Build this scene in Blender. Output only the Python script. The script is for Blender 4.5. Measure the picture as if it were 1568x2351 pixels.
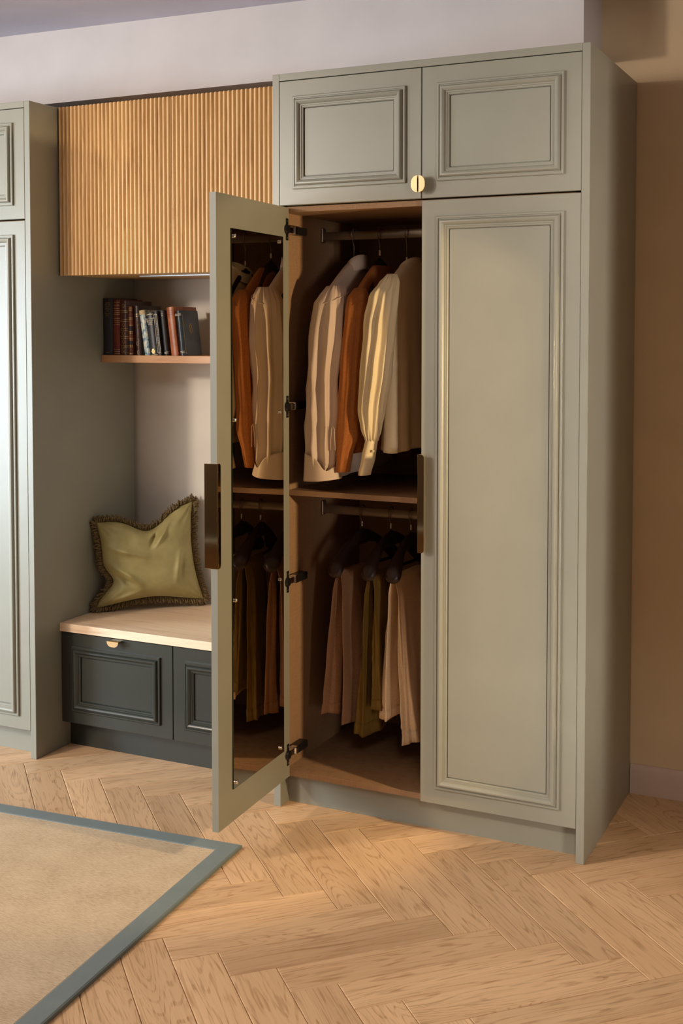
import bpy, bmesh, math, random
from mathutils import Vector, Matrix, Euler, noise
R = math.radians
random.seed(7)
SC = bpy.context.scene
COL = SC.collection
for o in list(bpy.data.objects):
    bpy.data.objects.remove(o, do_unlink=True)

def lin(r, g, b):
    def f(c):
        c /= 255.0
        return c / 12.92 if c <= .04045 else ((c + .055) / 1.055) ** 2.4
    return (f(r), f(g), f(b), 1.0)

# ------------------------------------------------------------------ camera
cam = bpy.data.cameras.new('camera')
cam.sensor_width = 36.0
cam.lens = 2770.0 / 2351.0 * 36.0
cam.shift_x = 0.0
cam.shift_y = -(1175.5 - 883.0) / 2351.0
cam.clip_start = .05
cam_o = bpy.data.objects.new('camera', cam)
COL.objects.link(cam_o)
yaw, pitch = -.4461, -.04375
fw = Vector((math.sin(yaw) * math.cos(pitch), math.cos(yaw) * math.cos(pitch), math.sin(pitch)))
rt = Vector((math.cos(yaw), -math.sin(yaw), 0))
up = rt.cross(fw)
cam_o.matrix_world = Matrix(((rt.x, up.x, -fw.x, 1.9213), (rt.y, up.y, -fw.y, -3.494), (rt.z, up.z, -fw.z, 1.5871), (0, 0, 0, 1)))
SC.camera = cam_o

# ------------------------------------------------------------------ world, lights, exposure
wd = bpy.data.worlds.new('world')
SC.world = wd
wd.use_nodes = True
wd.node_tree.nodes['Background'].inputs[0].default_value = (.84, .88, 1.0, 1)
wd.node_tree.nodes['Background'].inputs[1].default_value = .34

def area(name, loc, target, size, power, color, shape='DISK', sy=None):
    l = bpy.data.lights.new(name, 'AREA')
    l.shape = shape
    l.size = size
    if sy: l.size_y = sy
    l.energy = power
    l.color = color
    o = bpy.data.objects.new(name, l)
    o.location = loc
    o.rotation_euler = (Vector(target) - Vector(loc)).to_track_quat('-Z', 'Y').to_euler()
    COL.objects.link(o)
    return o

area('key_lamp', (-2.2, -3.1, 2.42), (.1, .2, 1.25), .30, 64, (1.0, .85, .68))
area('left_soft_fill', (-2.4, -3.6, 1.45), (-.3, .1, .9), 1.3, 42, (1.0, .97, .94), 'RECTANGLE', 1.6)  # added softbox at front left, lifts the niche and bench
fl = area('side_panel_fill', (3.0, -2.0, 1.25), (1.05, .12, 1.25), .42, 4.5, (1.0, .91, .80), 'RECTANGLE', 2.3)  # added narrow fill aimed at the wardrobe's right side panel
fl.data.spread = R(22)
sw = area('side_window', (-3.9, -2.2, 1.25), (-1.5, .0, 1.0), 1.2, 33, (.72, .87, 1.0), 'RECTANGLE', 1.7)
sw.data.spread = R(60)
area('overhead_fill', (-1.3, -2.4, 2.70), (-.4, -1.0, 0), 1.0, 22, (1.0, .93, .84))  # added overhead softbox brightening floor and rug, no real fixture
fl2 = area('floor_fill', (2.2, -3.4, 2.70), (1.45, -1.25, 0), .6, 9, (1.0, .92, .80))  # unseen overhead fill added to brighten the floor at right
fl2.data.spread = R(50)
wl = bpy.data.lights.new('warm_lamp', 'SPOT')
wl.energy = 135
wl.color = (1.0, .74, .41)
wl.shadow_soft_size = .05
wl.spot_size = R(64)
wl.spot_blend = .25
wo = bpy.data.objects.new('warm_lamp', wl)
wo.location = (2.15, -.48, 1.40)
wo.rotation_euler = (Vector((.05, -.08, .95)) - wo.location).to_track_quat('-Z', 'Y').to_euler()
COL.objects.link(wo)

vs = SC.view_settings
vs.view_transform = 'Standard'
vs.look = 'None'
vs.gamma = 1.0
vs.use_curve_mapping = False
vs.exposure = 0.0
SC.cycles.caustics_reflective = True
SC.cycles.use_denoising = True
SC.cycles.max_bounces = 10
SC.cycles.sample_clamp_indirect = 0.0

# ------------------------------------------------------------------ materials
def mat(name):
    m = bpy.data.materials.new(name)
    m.use_nodes = True
    nt = m.node_tree
    b = nt.nodes['Principled BSDF']
    return m, nt, b

def N(nt, t, **k):
    n = nt.nodes.new(t)
    for a, v in k.items():
        if a.startswith('i_'):
            key = a[2:]
            key = int(key) if key.isdigit() else key.replace('_', ' ')
            n.inputs[key].default_value = v
        else:
            setattr(n, a, v)
    return n

def coords(nt, scale, rand=True):
    tc = N(nt, 'ShaderNodeTexCoord')
    out = tc.outputs['Object']
    if rand:
        oi = N(nt, 'ShaderNodeObjectInfo')
        mu = N(nt, 'ShaderNodeVectorMath', operation='SCALE')
        mu.inputs[0].default_value = (17.3, 9.1, 23.7)
        nt.links.new(oi.outputs['Random'], mu.inputs['Scale'])
        ad = N(nt, 'ShaderNodeVectorMath', operation='ADD')
        nt.links.new(out, ad.inputs[0])
        nt.links.new(mu.outputs[0], ad.inputs[1])
        out = ad.outputs[0]
    mp = N(nt, 'ShaderNodeMapping')
    mp.inputs['Scale'].default_value = scale
    nt.links.new(out, mp.inputs['Vector'])
    return mp.outputs[0]

def bump(nt, b, h, strength, dist):
    bp_ = N(nt, 'ShaderNodeBump')
    bp_.inputs['Strength'].default_value = strength
    bp_.inputs['Distance'].default_value = dist
    nt.links.new(h, bp_.inputs['Height'])
    nt.links.new(bp_.outputs[0], b.inputs['Normal'])

def ramp(nt, fac, stops):
    r = N(nt, 'ShaderNodeValToRGB')
    e = r.color_ramp.elements
    e[0].position, e[0].color = stops[0]
    e[1].position, e[1].color = stops[1]
    for p, c in stops[2:]:
        x = e.new(p)
        x.color = c
    nt.links.new(fac, r.inputs[0])
    return r.outputs[0]

def mix(nt, fac, a, b, mode='MIX'):
    m = N(nt, 'ShaderNodeMix', data_type='RGBA', blend_type=mode)
    for s, v in ((0, fac), (6, a), (7, b)):
        if hasattr(v, 'is_output') or hasattr(v, 'links'):
            nt.links.new(v, m.inputs[s])
        else:
            m.inputs[s].default_value = v
    return m.outputs[2]

def paint(name, c, rough=.5, spec=.4, bs=.05):
    m, nt, b = mat(name)
    v = coords(nt, (1, 1, 1), False)
    n = N(nt, 'ShaderNodeTexNoise', i_Scale=6.0, i_Detail=3.0)
    nt.links.new(v, n.inputs['Vector'])
    c2 = tuple(x * .93 for x in c[:3]) + (1,)
    nt.links.new(ramp(nt, n.outputs['Fac'], [(.3, c2), (.7, c)]), b.inputs['Base Color'])
    n2 = N(nt, 'ShaderNodeTexNoise', i_Scale=420.0, i_Detail=2.0)
    nt.links.new(v, n2.inputs['Vector'])
    bump(nt, b, n2.outputs['Fac'], bs, .001)
    b.inputs['Roughness'].default_value = rough
    b.inputs['Specular IOR Level'].default_value = spec
    return m

def plain(name, c, rough=.5, metal=0.0, spec=.5, coat=0.0):
    m, nt, b = mat(name)
    b.inputs['Base Color'].default_value = c
    b.inputs['Roughness'].default_value = rough
    b.inputs['Metallic'].default_value = metal
    b.inputs['Specular IOR Level'].default_value = spec
    b.inputs['Coat Weight'].default_value = coat
    return m

def oak(name, light, dark, axis=0, rough=.42, lines=34.0, var=.14, contrast=.75):
    m, nt, b = mat(name)
    s1 = [8.5, 8.5, 8.5]; s1[axis] = .85
    s2 = [210.0, 210.0, 210.0]; s2[axis] = 5.0
    s3 = [90.0, 90.0, 90.0]; s3[axis] = 9.0
    a = N(nt, 'ShaderNodeTexNoise', i_Scale=1.0, i_Detail=2.0, i_Roughness=.45, i_Distortion=.35)
    nt.links.new(coords(nt, s1), a.inputs['Vector'])
    mu = N(nt, 'ShaderNodeMath', operation='MULTIPLY')
    nt.links.new(a.outputs['Fac'], mu.inputs[0]); mu.inputs[1].default_value = lines * 2.2
    si = N(nt, 'ShaderNodeMath', operation='SINE')
    nt.links.new(mu.outputs[0], si.inputs[0])
    rings = ramp(nt, si.outputs[0], [(0.0, (0, 0, 0, 1)), (.55, (0, 0, 0, 1)), (.92, (1, 1, 1, 1))])
    f = N(nt, 'ShaderNodeTexNoise', i_Scale=1.0, i_Detail=3.0, i_Roughness=.6)
    nt.links.new(coords(nt, s2), f.inputs['Vector'])
    fine = ramp(nt, f.outputs['Fac'], [(.40, (0, 0, 0, 1)), (.70, (1, 1, 1, 1))])
    p = N(nt, 'ShaderNodeTexNoise', i_Scale=1.0, i_Detail=2.0)
    nt.links.new(coords(nt, s3), p.inputs['Vector'])
    pores = ramp(nt, p.outputs['Fac'], [(.56, (0, 0, 0, 1)), (.70, (1, 1, 1, 1))])
    mid = tuple(l * .5 + d * .5 for l, d in zip(light[:3], dark[:3])) + (1,)
    big = ramp(nt, a.outputs['Fac'], [(.3, light), (.75, mid)])
    c = mix(nt, .25, big, mix(nt, fine, light, mid))
    k = N(nt, 'ShaderNodeMath', operation='MULTIPLY')
    nt.links.new(rings, k.inputs[0]); nt.links.new(fine, k.inputs[1])
    k2 = N(nt, 'ShaderNodeMath', operation='MULTIPLY_ADD')
    nt.links.new(rings, k2.inputs[0]); k2.inputs[1].default_value = .10
    nt.links.new(k.outputs[0], k2.inputs[2])
    k3 = N(nt, 'ShaderNodeMath', operation='MULTIPLY', use_clamp=True)
    nt.links.new(k2.outputs[0], k3.inputs[0]); k3.inputs[1].default_value = contrast
    c = mix(nt, k3.outputs[0], c, dark)
    k4 = N(nt, 'ShaderNodeMath', operation='MULTIPLY')
    nt.links.new(pores, k4.inputs[0]); k4.inputs[1].default_value = .5 * contrast
    c = mix(nt, k4.outputs[0], c, tuple(x * .7 for x in dark[:3]) + (1,))
    oi = N(nt, 'ShaderNodeObjectInfo')
    mr = N(nt, 'ShaderNodeMapRange', i_3=1.0 - var, i_4=1.0 + var)
    nt.links.new(oi.outputs['Random'], mr.inputs[0])
    hs = N(nt, 'ShaderNodeHueSaturation')
    nt.links.new(mr.outputs[0], hs.inputs['Value'])
    nt.links.new(c, hs.inputs['Color'])
    nt.links.new(hs.outputs[0], b.inputs['Base Color'])
    b.inputs['Roughness'].default_value = rough
    b.inputs['Specular IOR Level'].default_value = .35
    bump(nt, b, f.outputs['Fac'], .12, .001)
    return m

def cloth(name, c, c2=None, scale=700.0, sheen=.2, bs=.25, rough=.85, mottle=.5, stretch=(1, 1, 1), wale=None):
    m, nt, b = mat(name)
    c2 = c2 or tuple(x * .72 for x in c[:3]) + (1,)
    n = N(nt, 'ShaderNodeTexNoise', i_Scale=scale, i_Detail=3.0, i_Roughness=.7)
    nt.links.new(coords(nt, stretch), n.inputs['Vector'])
    n3 = N(nt, 'ShaderNodeTexNoise', i_Scale=9.0, i_Detail=4.0)
    nt.links.new(coords(nt, (1, 1, 1)), n3.inputs['Vector'])
    f = mix(nt, .25, n.outputs['Fac'], n3.outputs['Fac'])
    nt.links.new(ramp(nt, f, [(.5 - mottle * .4, c2), (.5 + mottle * .25, c)]), b.inputs['Base Color'])
    b.inputs['Roughness'].default_value = rough
    b.inputs['Specular IOR Level'].default_value = .2
    b.inputs['Sheen Weight'].default_value = sheen
    b.inputs['Sheen Roughness'].default_value = .4
    b.inputs['Sheen Tint'].default_value = c
    bump(nt, b, n.outputs['Fac'], bs, .002)
    return m

M = {}
M['sage'] = paint('sage_paint', lin(143, 141, 128), .36, .45)
M['dark_green'] = paint('dark_green_paint', lin(46, 50, 45), .27, .6)
M['white'] = paint('white_wall_paint', lin(204, 198, 198), .8, .2)
M['room'] = paint('dark_room_paint', lin(112, 98, 84), .8, .2)
M['niche'] = paint('cream_panel_paint', lin(230, 221, 210), .45, .35)
M['beige'] = paint('beige_wall_paint', lin(212, 188, 156), .85, .2)
M['ceil'] = paint('ceiling_paint', lin(210, 208, 224), .85, .2)
M['skirt'] = paint('skirting_paint', lin(196, 172, 160), .5, .4)
M['plank'] = oak('oak_plank', lin(222, 184, 143), lin(158, 116, 76), 0, .40, 78.0, .13, .70)
M['subfloor'] = oak('oak_floor_base', lin(150, 112, 76), lin(92, 62, 40), 0, .6)
M['bench'] = oak('oak_bench_top', lin(238, 210, 178), lin(198, 162, 128), 0, .42, 26, .02, .45)
M['reed'] = oak('oak_fluted', lin(222, 184, 130), lin(164, 120, 70), 2, .42, 20, .05, .6)
M['shelf_oak'] = oak('oak_shelf', lin(208, 158, 114), lin(150, 104, 68), 0, .45, 22, .0, .4)
def linen_wood():
    m, nt, b = mat('linen_textured_board')
    n1 = N(nt, 'ShaderNodeTexNoise', i_Scale=1.0, i_Detail=2.0)
    nt.links.new(coords(nt, (900, 900, 45), False), n1.inputs['Vector'])
    n2 = N(nt, 'ShaderNodeTexNoise', i_Scale=1.0, i_Detail=2.0)
    nt.links.new(coords(nt, (45, 45, 900), False), n2.inputs['Vector'])
    a = N(nt, 'ShaderNodeMath', operation='ADD')
    nt.links.new(n1.outputs['Fac'], a.inputs[0]); nt.links.new(n2.outputs['Fac'], a.inputs[1])
    nt.links.new(ramp(nt, a.outputs[0], [(.0, lin(74, 55, 40)), (1.0, lin(152, 119, 90)), (.45, lin(106, 81, 60))]), b.inputs['Base Color'])
    h = N(nt, 'ShaderNodeMath', operation='MULTIPLY'); nt.links.new(a.outputs[0], h.inputs[0]); h.inputs[1].default_value = .34
    r_ = nt.nodes[-1] if False else None
    bump(nt, b, h.outputs[0], .15, .001)
    b.inputs['Roughness'].default_value = .6
    b.inputs['Specular IOR Level'].default_value = .25
    return m
M['linen'] = linen_wood()
M['brass'] = plain('polished_brass', (.86, .64, .32, 1), .05, 1.0)
M['brass_soft'] = plain('satin_brass', (.92, .72, .40, 1), .27, 1.0)
M['chrome'] = plain('chrome', (.8, .8, .8, 1), .12, 1.0)
M['black_metal'] = plain('black_hinge_metal', (.012, .011, .011, 1), .35, .3)
M['rail'] = plain('bronze_rail_metal', (.22, .17, .13, 1), .4, .8)
M['mirror'] = plain('bronze_tinted_mirror', (.78, .70, .56, 1), .0, 1.0)
M['mirror_edge'] = plain('mirror_glass_edge', (.012, .02, .014, 1), .15, 0.0)
M['hanger'] = plain('dark_stained_wood', lin(44, 28, 26), .38, 0.0, .4)
M['strip'] = plain('aluminium_light_strip', (.6, .62, .66, 1), .4, .6)
M['shirt_beige'] = cloth('beige_silk_shirt', lin(206, 184, 166), lin(188, 165, 148), 1200, .15, .04, .5, .6)
M['rust'] = cloth('rust_knit', lin(166, 102, 52), lin(124, 70, 32), 420, .3, .5, .95, .7, (1, 1, .35))
M['cream'] = cloth('cream_silk_blouse', lin(226, 208, 172), lin(208, 188, 150), 1200, .15, .04, .45, .6)
M['taupe'] = cloth('taupe_linen', lin(164, 124, 94), lin(128, 92, 68), 500, .2, .2, .9, .6, (1, 1, .3))
M['olive_cord'] = cloth('olive_corduroy', lin(124, 96, 42), lin(84, 62, 24), 260, .3, .5, .95, .6, (1, 1, .04))
M['cream_linen'] = cloth('cream_linen', lin(238, 210, 174), lin(206, 174, 138), 420, .2, .3, .9, .7, (1, 1, .4))
M['jute'] = cloth('jute_weave', lin(208, 188, 160), lin(158, 134, 106), 1.0, .05, .5, .95, .6, (60, 420, 60))
M['rug_border'] = cloth('grey_blue_binding', lin(126, 136, 136), lin(100, 110, 110), 900, .15, .3, .9, .6)
def velvet():
    m, nt, b = mat('olive_velvet')
    n = N(nt, 'ShaderNodeTexNoise', i_Scale=14.0, i_Detail=5.0)
    nt.links.new(coords(nt, (1, 1, 1)), n.inputs['Vector'])
    nt.links.new(ramp(nt, n.outputs['Fac'], [(.3, lin(150, 137, 88)), (.7, lin(174, 162, 110))]), b.inputs['Base Color'])
    b.inputs['Roughness'].default_value = .52
    b.inputs['Specular IOR Level'].default_value = .4
    b.inputs['Sheen Weight'].default_value = 1.0
    b.inputs['Sheen Roughness'].default_value = .3
    b.inputs['Sheen Tint'].default_value = lin(214, 206, 140)
    return m
M['velvet'] = velvet()
M['fringe'] = cloth('bronze_fringe', lin(136, 114, 78), lin(66, 52, 34), 160, .2, .3, .8, .9)

# ------------------------------------------------------------------ object helpers
WM = {}
def mesh_of(bm, smooth=False, name='m'):
    me = bpy.data.meshes.new(name)
    bm.normal_update()
    bm.to_mesh(me)
    bm.free()
    if smooth:
        for p in me.polygons: p.use_smooth = True
    return me

def obj(name, bm, m, parent=None, local=False, smooth=False, loc=None, auto=None):
    """one mesh object; verts in world space unless local, parented keeping its place"""
    if not local:
        inv = WM[parent].inverted() if parent else (Matrix.Translation(-Vector(loc)) if loc else Matrix())
        bm.transform(inv)
    bmesh.ops.recalc_face_normals(bm, faces=bm.faces[:])
    me = mesh_of(bm, smooth, name)
    ms = m if isinstance(m, (list, tuple)) else [m]
    for x in ms: me.materials.append(x)
    o = bpy.data.objects.new(name, me)
    COL.objects.link(o)
    if parent:
        o.parent = parent
        WM[o] = WM[parent].copy()
    else:
        o.location = loc or (0, 0, 0)
        WM[o] = Matrix.Translation(Vector(loc or (0, 0, 0)))
    if auto:
        me.set_sharp_from_angle(angle=R(auto))
    return o

def place(o, loc, rot=(0, 0, 0)):
    """own transform of a part relative to its parent"""
    o.location = loc
    o.rotation_euler = rot
    base = WM[o.parent] if o.parent else Matrix()
    WM[o] = base @ Matrix.Translation(Vector(loc)) @ Euler(rot).to_matrix().to_4x4()
    return o

def tag(o, label=None, cat=None, group=None, kind=None):
    if label: o['label'] = label
    if cat: o['category'] = cat
    if group: o['group'] = group
    if kind: o['kind'] = kind
    return o

def thing(name, label, cat, loc, group=None, rot=(0, 0, 0)):
    o = bpy.data.objects.new(name, None)
    o.empty_display_size = .1
    o.location = loc
    o.rotation_euler = rot
    COL.objects.link(o)
    WM[o] = Matrix.Translation(Vector(loc)) @ Euler(rot).to_matrix().to_4x4()
    return tag(o, label, cat, group)

def BM(): return bmesh.new()

def box(bm, x0, x1, y0, y1, z0, z1, bev=0.0, seg=1, mi=0):
    mtx = Matrix.Translation(((x0 + x1) / 2, (y0 + y1) / 2, (z0 + z1) / 2)) @ Matrix.Diagonal((abs(x1 - x0), abs(y1 - y0), abs(z1 - z0), 1))
    r = bmesh.ops.create_cube(bm, size=1.0, matrix=mtx)
    vs_ = r['verts']
    es = list({e for v in vs_ for e in v.link_edges})
    fs = list({f for v in vs_ for f in v.link_faces})
    for f in fs: f.material_index = mi
    if bev > 0:
        bmesh.ops.bevel(bm, geom=es, offset=bev, segments=seg, affect='EDGES', profile=.5)
    return bm

def tube(bm, pts, rad, n=10, caps=True, mi=0, flat=None):
    """sweep a circle (or ellipse via flat=(axis vector, factor)) along points"""
    pts = [Vector(p) for p in pts]
    rr = rad if isinstance(rad, (list, tuple)) else [rad] * len(pts)
    rings = []
    prev = None
    for i, p in enumerate(pts):
        t = (pts[min(i + 1, len(pts) - 1)] - pts[max(i - 1, 0)]).normalized()
        if prev is None:
            a = t.cross(Vector((0, 0, 1)))
            if a.length < .01: a = t.cross(Vector((1, 0, 0)))
        else:
            a = prev - t * prev.dot(t)
        a.normalize(); prev = a
        b = t.cross(a)
        rings.append([bm.verts.new(p + (a * math.cos(2 * math.pi * k / n) + b * math.sin(2 * math.pi * k / n)) * rr[i]) for k in range(n)])
    for i in range(len(rings) - 1):
        for k in range(n):
            f = bm.faces.new((rings[i][k], rings[i][(k + 1) % n], rings[i + 1][(k + 1) % n], rings[i + 1][k]))
            f.material_index = mi
    if caps:
        bm.faces.new(rings[0][::-1]).material_index = mi
        bm.faces.new(rings[-1]).material_index = mi
    return bm

def loft(bm, rings, cap0=True, cap1=True, closed=True):
    vr = [[bm.verts.new(p) for p in r] for r in rings]
    n = len(vr[0])
    for i in range(len(vr) - 1):
        for k in range(n if closed else n - 1):
            bm.faces.new((vr[i][k], vr[i][(k + 1) % n], vr[i + 1][(k + 1) % n], vr[i + 1][k]))
    if cap0: bm.faces.new(vr[0][::-1])
    if cap1: bm.faces.new(vr[-1])
    return vr

def extrude_poly(bm, poly, fn, d0, d1):
    """closed 2-D polygon pushed through fn(u, v, d) between depths d0 and d1"""
    return loft(bm, [[fn(u, v, d) for u, v in poly] for d in (d0, d1)])

def structure(o): return tag(o, kind='structure')

# ------------------------------------------------------------------ setting
floor = structure(obj('floor', box(BM(), -4.2, 3.6, -5.6, .9, -.06, -.014), M['subfloor']))
PL, PW = .606, .120
def plank_mesh():
    bm = BM()
    g, bv = .0007, .0019
    r0 = [(0 + g, 0 + g), (PL - g, 0 + g), (PL - g, PW - g), (0 + g, PW - g)]
    r1 = [(0 + g + bv, 0 + g + bv), (PL - g - bv, g + bv), (PL - g - bv, PW - g - bv), (g + bv, PW - g - bv)]
    loft(bm, [[(x, y, -.0139) for x, y in r0], [(x, y, -bv * .8) for x, y in r0], [(x, y, 0) for x, y in r1]])
    bmesh.ops.recalc_face_normals(bm, faces=bm.faces[:])
    me = mesh_of(bm, False, 'plank')
    me.materials.append(M['plank'])
    return me
pm = plank_mesh()
q = .7071068
A0 = Vector((.337, -.5605, 0))
def put_plank(x, y, ang):
    cx, cy = x + (PL / 2 * math.cos(ang) - PW / 2 * math.sin(ang)), y + (PL / 2 * math.sin(ang) + PW / 2 * math.cos(ang))
    if not (-2.35 < cx < 2.3 and -2.45 < cy < .62): return
    o = bpy.data.objects.new('plank', pm)
    o.parent = floor
    o.location = (x, y, random.uniform(-.0003, .0002))
    o.rotation_euler = (0, 0, ang)
    COL.objects.link(o)
for row in range(-4, 6):
    for k in range(-20, 20):
        ax, ay = A0.x + .1697 * k, A0.y + row * 2 * PL * q
        # plank leaning up-left: bottom corner at A, runs along (-1, 1), width towards (1, 1)
        put_plank(ax - 0.0 + PW * q, ay + PW * q, R(135))
        # plank leaning down-left: right end at the next corner, runs along (-1, -1)
        ex, ey = ax + .1697, ay
        put_plank(ex - PW * q, ey + PW * q, R(225))

structure(obj('wall_back', box(BM(), -4.2, .927, .665, .80, 0, 2.9), M['niche']))
structure(obj('wall_right', box(BM(), .927, 3.4, .640, .80, 0, 2.9), M['beige']))
bm = BM(); box(bm, -4.2, .927, .395, .70, 2.498, 2.95)
structure(obj('wall_upper', bm, M['white']))
bm = BM(); box(bm, -4.2, 3.6, -5.6, .9, 2.78, 2.86)
for v in bm.verts: v.co.z += -.0107 * (v.co.x + .8)
structure(obj('ceiling', bm, M['ceil']))
bm = BM()
prof = [(0, 0), (.016, 0), (.016, .078), (.012, .088), (.010, .094), (.004, .1005), (0, .1005)]
loft(bm, [[(x, .640 - d, z) for d, z in prof] for x in (1.052, 3.4)])
structure(obj('baseboard_back', bm, M['skirt'], auto=40))
structure(obj('wall_front', box(BM(), -4.2, 3.6, -5.7, -5.6, 0, 2.9), M['room']))
structure(obj('wall_side', box(BM(), 3.4, 3.6, -5.6, .64, 0, 2.9), M['room']))
structure(obj('light_blocker', box(BM(), 1.50, 1.60, -.238, .64, 0, 2.42), M['beige']))  # unseen block added to keep the warm spot off the wardrobe's right side

# ------------------------------------------------------------------ cabinet doors
MOULD = [(0, 0), (0, .0065), (.0025, .0085), (.0070, .0085), (.0078, .0062), (.0105, .0062), (.0112, .0095), (.0130, .0135), (.0160, .0162),
         (.0200, .0168), (.0240, .0148), (.0275, .0110), (.0290, .0080), (.0330, .0078), (.0338, .0055), (.0375, .0052), (.0395, .0035), (.0405, 0)]
MW = .0405
def rect(x0, z0, x1, z1, d, y):
    return [(x0 + d, y, z0 + d), (x1 - d, y, z0 + d), (x1 - d, y, z1 - d), (x0 + d, y, z1 - d)]
def door_bm(w, h, t, mx, mz0, mz1):
    """slab facing -y with a fine groove round the centre field"""
    bm = BM()
    c = .0012
    i = MW
    ix0, ix1, iz0, iz1 = mx, w - mx, mz0, h - mz1
    rings = [rect(0, 0, w, h, 0, t), rect(0, 0, w, h, 0, c), rect(0, 0, w, h, c, 0),
             rect(ix0, iz0, ix1, iz1, i - .001, 0), rect(ix0, iz0, ix1, iz1, i - .001, .004),
             rect(ix0, iz0, ix1, iz1, i + .0022, .004), rect(ix0, iz0, ix1, iz1, i + .0022, .0008)]
    loft(bm, rings)
    return bm
def mould_bm(w, h, mx, mz0, mz1):
    bm = BM()
    vr = [[bm.verts.new(p) for p in rect(mx, mz0, w - mx, h - mz1, d, -hh)] for d, hh in MOULD]
    for a in range(len(vr) - 1):
        for k in range(4):
            bm.faces.new((vr[a][k], vr[a][(k + 1) % 4], vr[a + 1][(k + 1) % 4], vr[a + 1][k]))
    return bm
def make_door(parent, name, x, z, w, h, mtl, y=0.0, t=.022, mx=.05, mz0=.05, mz1=.05, ang=0.0, loc=None):
    d = obj(name, door_bm(w, h, t, mx, mz0, mz1), mtl, parent, local=True)
    base = WM[parent].translation
    place(d, Vector(loc or (x, y, z)) - base, (0, 0, ang))
    m_ = obj('moulding', mould_bm(w, h, mx, mz0, mz1), mtl, d, local=True, smooth=True, auto=28)
    return d

def half_pill(w, h, n=8, side=1):
    """half of a rounded pill, flat side on u = 0"""
    r = min(w, h / 2)
    pts = [(0, 0)]
    for k in range(n + 1):
        a = -math.pi / 2 + (math.pi / 2) * k / n
        pts.append((side * (w - r + r * math.cos(a)), r + r * math.sin(a)))
    for k in range(n + 1):
        a = (math.pi / 2) * k / n
        pts.append((side * (w - r + r * math.cos(a)), h - r + r * math.sin(a)))
    pts.append((0, h))
    return pts

def half_knob(parent, px, pz, w, h, side, yfront=-.030):
    """door-edge knob: half pill plate on a slim edge web (door local space)"""
    bm = BM()
    extrude_poly(bm, half_pill(w, h, 8, side), lambda u, v, d: (px + u, d, pz + v), yfront, yfront + .0035)
    bmesh.ops.bevel(bm, geom=[e for e in bm.edges if abs(e.verts[0].co.y - yfront) < 1e-6 and abs(e.verts[1].co.y - yfront) < 1e-6], offset=.0009, segments=1, affect='EDGES')
    box(bm, min(px, px + side * .0028), max(px, px + side * .0028), yfront + .003, .0, pz + .004, pz + h - .004)
    return obj('knob', bm, M['brass_soft'], parent, local=True)

def edge_pull(parent, px, z0, z1, side, y_out, y_in, leg_in=None, leg_out=None, th=.0028):
    """long brass edge pull; side = +1 when the door lies towards +x of the edge (door local space)"""
    def leg(bm, y0, y1, wdt, rr=.009):
        p = [(0, z0)]
        n = 5
        for k in range(n + 1):
            a = -math.pi / 2 + (math.pi / 2) * k / n
            p.append((wdt - rr + rr * math.cos(a), z0 + rr + rr * math.sin(a)))
        for k in range(n + 1):
            a = (math.pi / 2) * k / n
            p.append((wdt - rr + rr * math.cos(a), z1 - rr + rr * math.sin(a)))
        p.append((0, z1))
        extrude_poly(bm, p, lambda u, v, d: (px + side * u, d, v), y0, y1)
    bm = BM()
    box(bm, min(px - side * th, px), max(px - side * th, px), y_out, y_in, z0, z1, .0006)
    if leg_in: leg(bm, y_in - th, y_in, leg_in)
    if leg_out: leg(bm, y_out, y_out + th, leg_out)
    h_ = obj('handle', bm, M['brass'], parent, local=True)
    return h_

# ------------------------------------------------------------------ tall wardrobe builder
H, D, CW = 2.425, .633, 1.05
PT = .0250
XM = .5245
def carcass(root, x0, open_left=True, interior=True):
    y0 = 0.0
    ob = lambda n, b, m: obj(n, b, M[m], root)
    for k, xa in enumerate((x0, x0 + CW - PT)):
        ob('side_panel', box(BM(), xa, xa + PT, y0, D, 0, H, .0012), 'sage')
    ob('top_filler', box(BM(), x0 + PT, x0 + CW - PT, .0, .022, 2.4025, H, .0008), 'sage')
    ob('top_panel', box(BM(), x0 + PT, x0 + CW - PT, .022, D, 2.405, 2.423), 'sage')
    ob('plinth', box(BM(), x0 + PT, x0 + CW - PT, .0585, .075, 0, .100), 'sage')
    ob('back_board', box(BM(), x0 + PT, x0 + CW - PT, D - .012, D - .002, .1, 2.405), 'linen')
    ob('base_board', box(BM(), x0 + PT, x0 + CW - PT, .0235, D - .012, .1008, .1195, .0006), 'linen')
    ob('middle_board', box(BM(), x0 + PT, x0 + CW - PT, .0235, D - .012, 1.9785, 1.997, .0006), 'linen')
    if interior:
        ob('lining_panel', box(BM(), x0 + PT, x0 + PT + .003, .026, D - .012, .1195, 1.9785), 'linen')
        ob('divider', box(BM(), x0 + .536, x0 + .554, .03, D - .012, .1195, 1.9785), 'linen')
        ob('shelf', box(BM(), x0 + PT + .003, x0 + .536, .0565, D - .012, 1.0405, 1.0585, .0006), 'linen')

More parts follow.
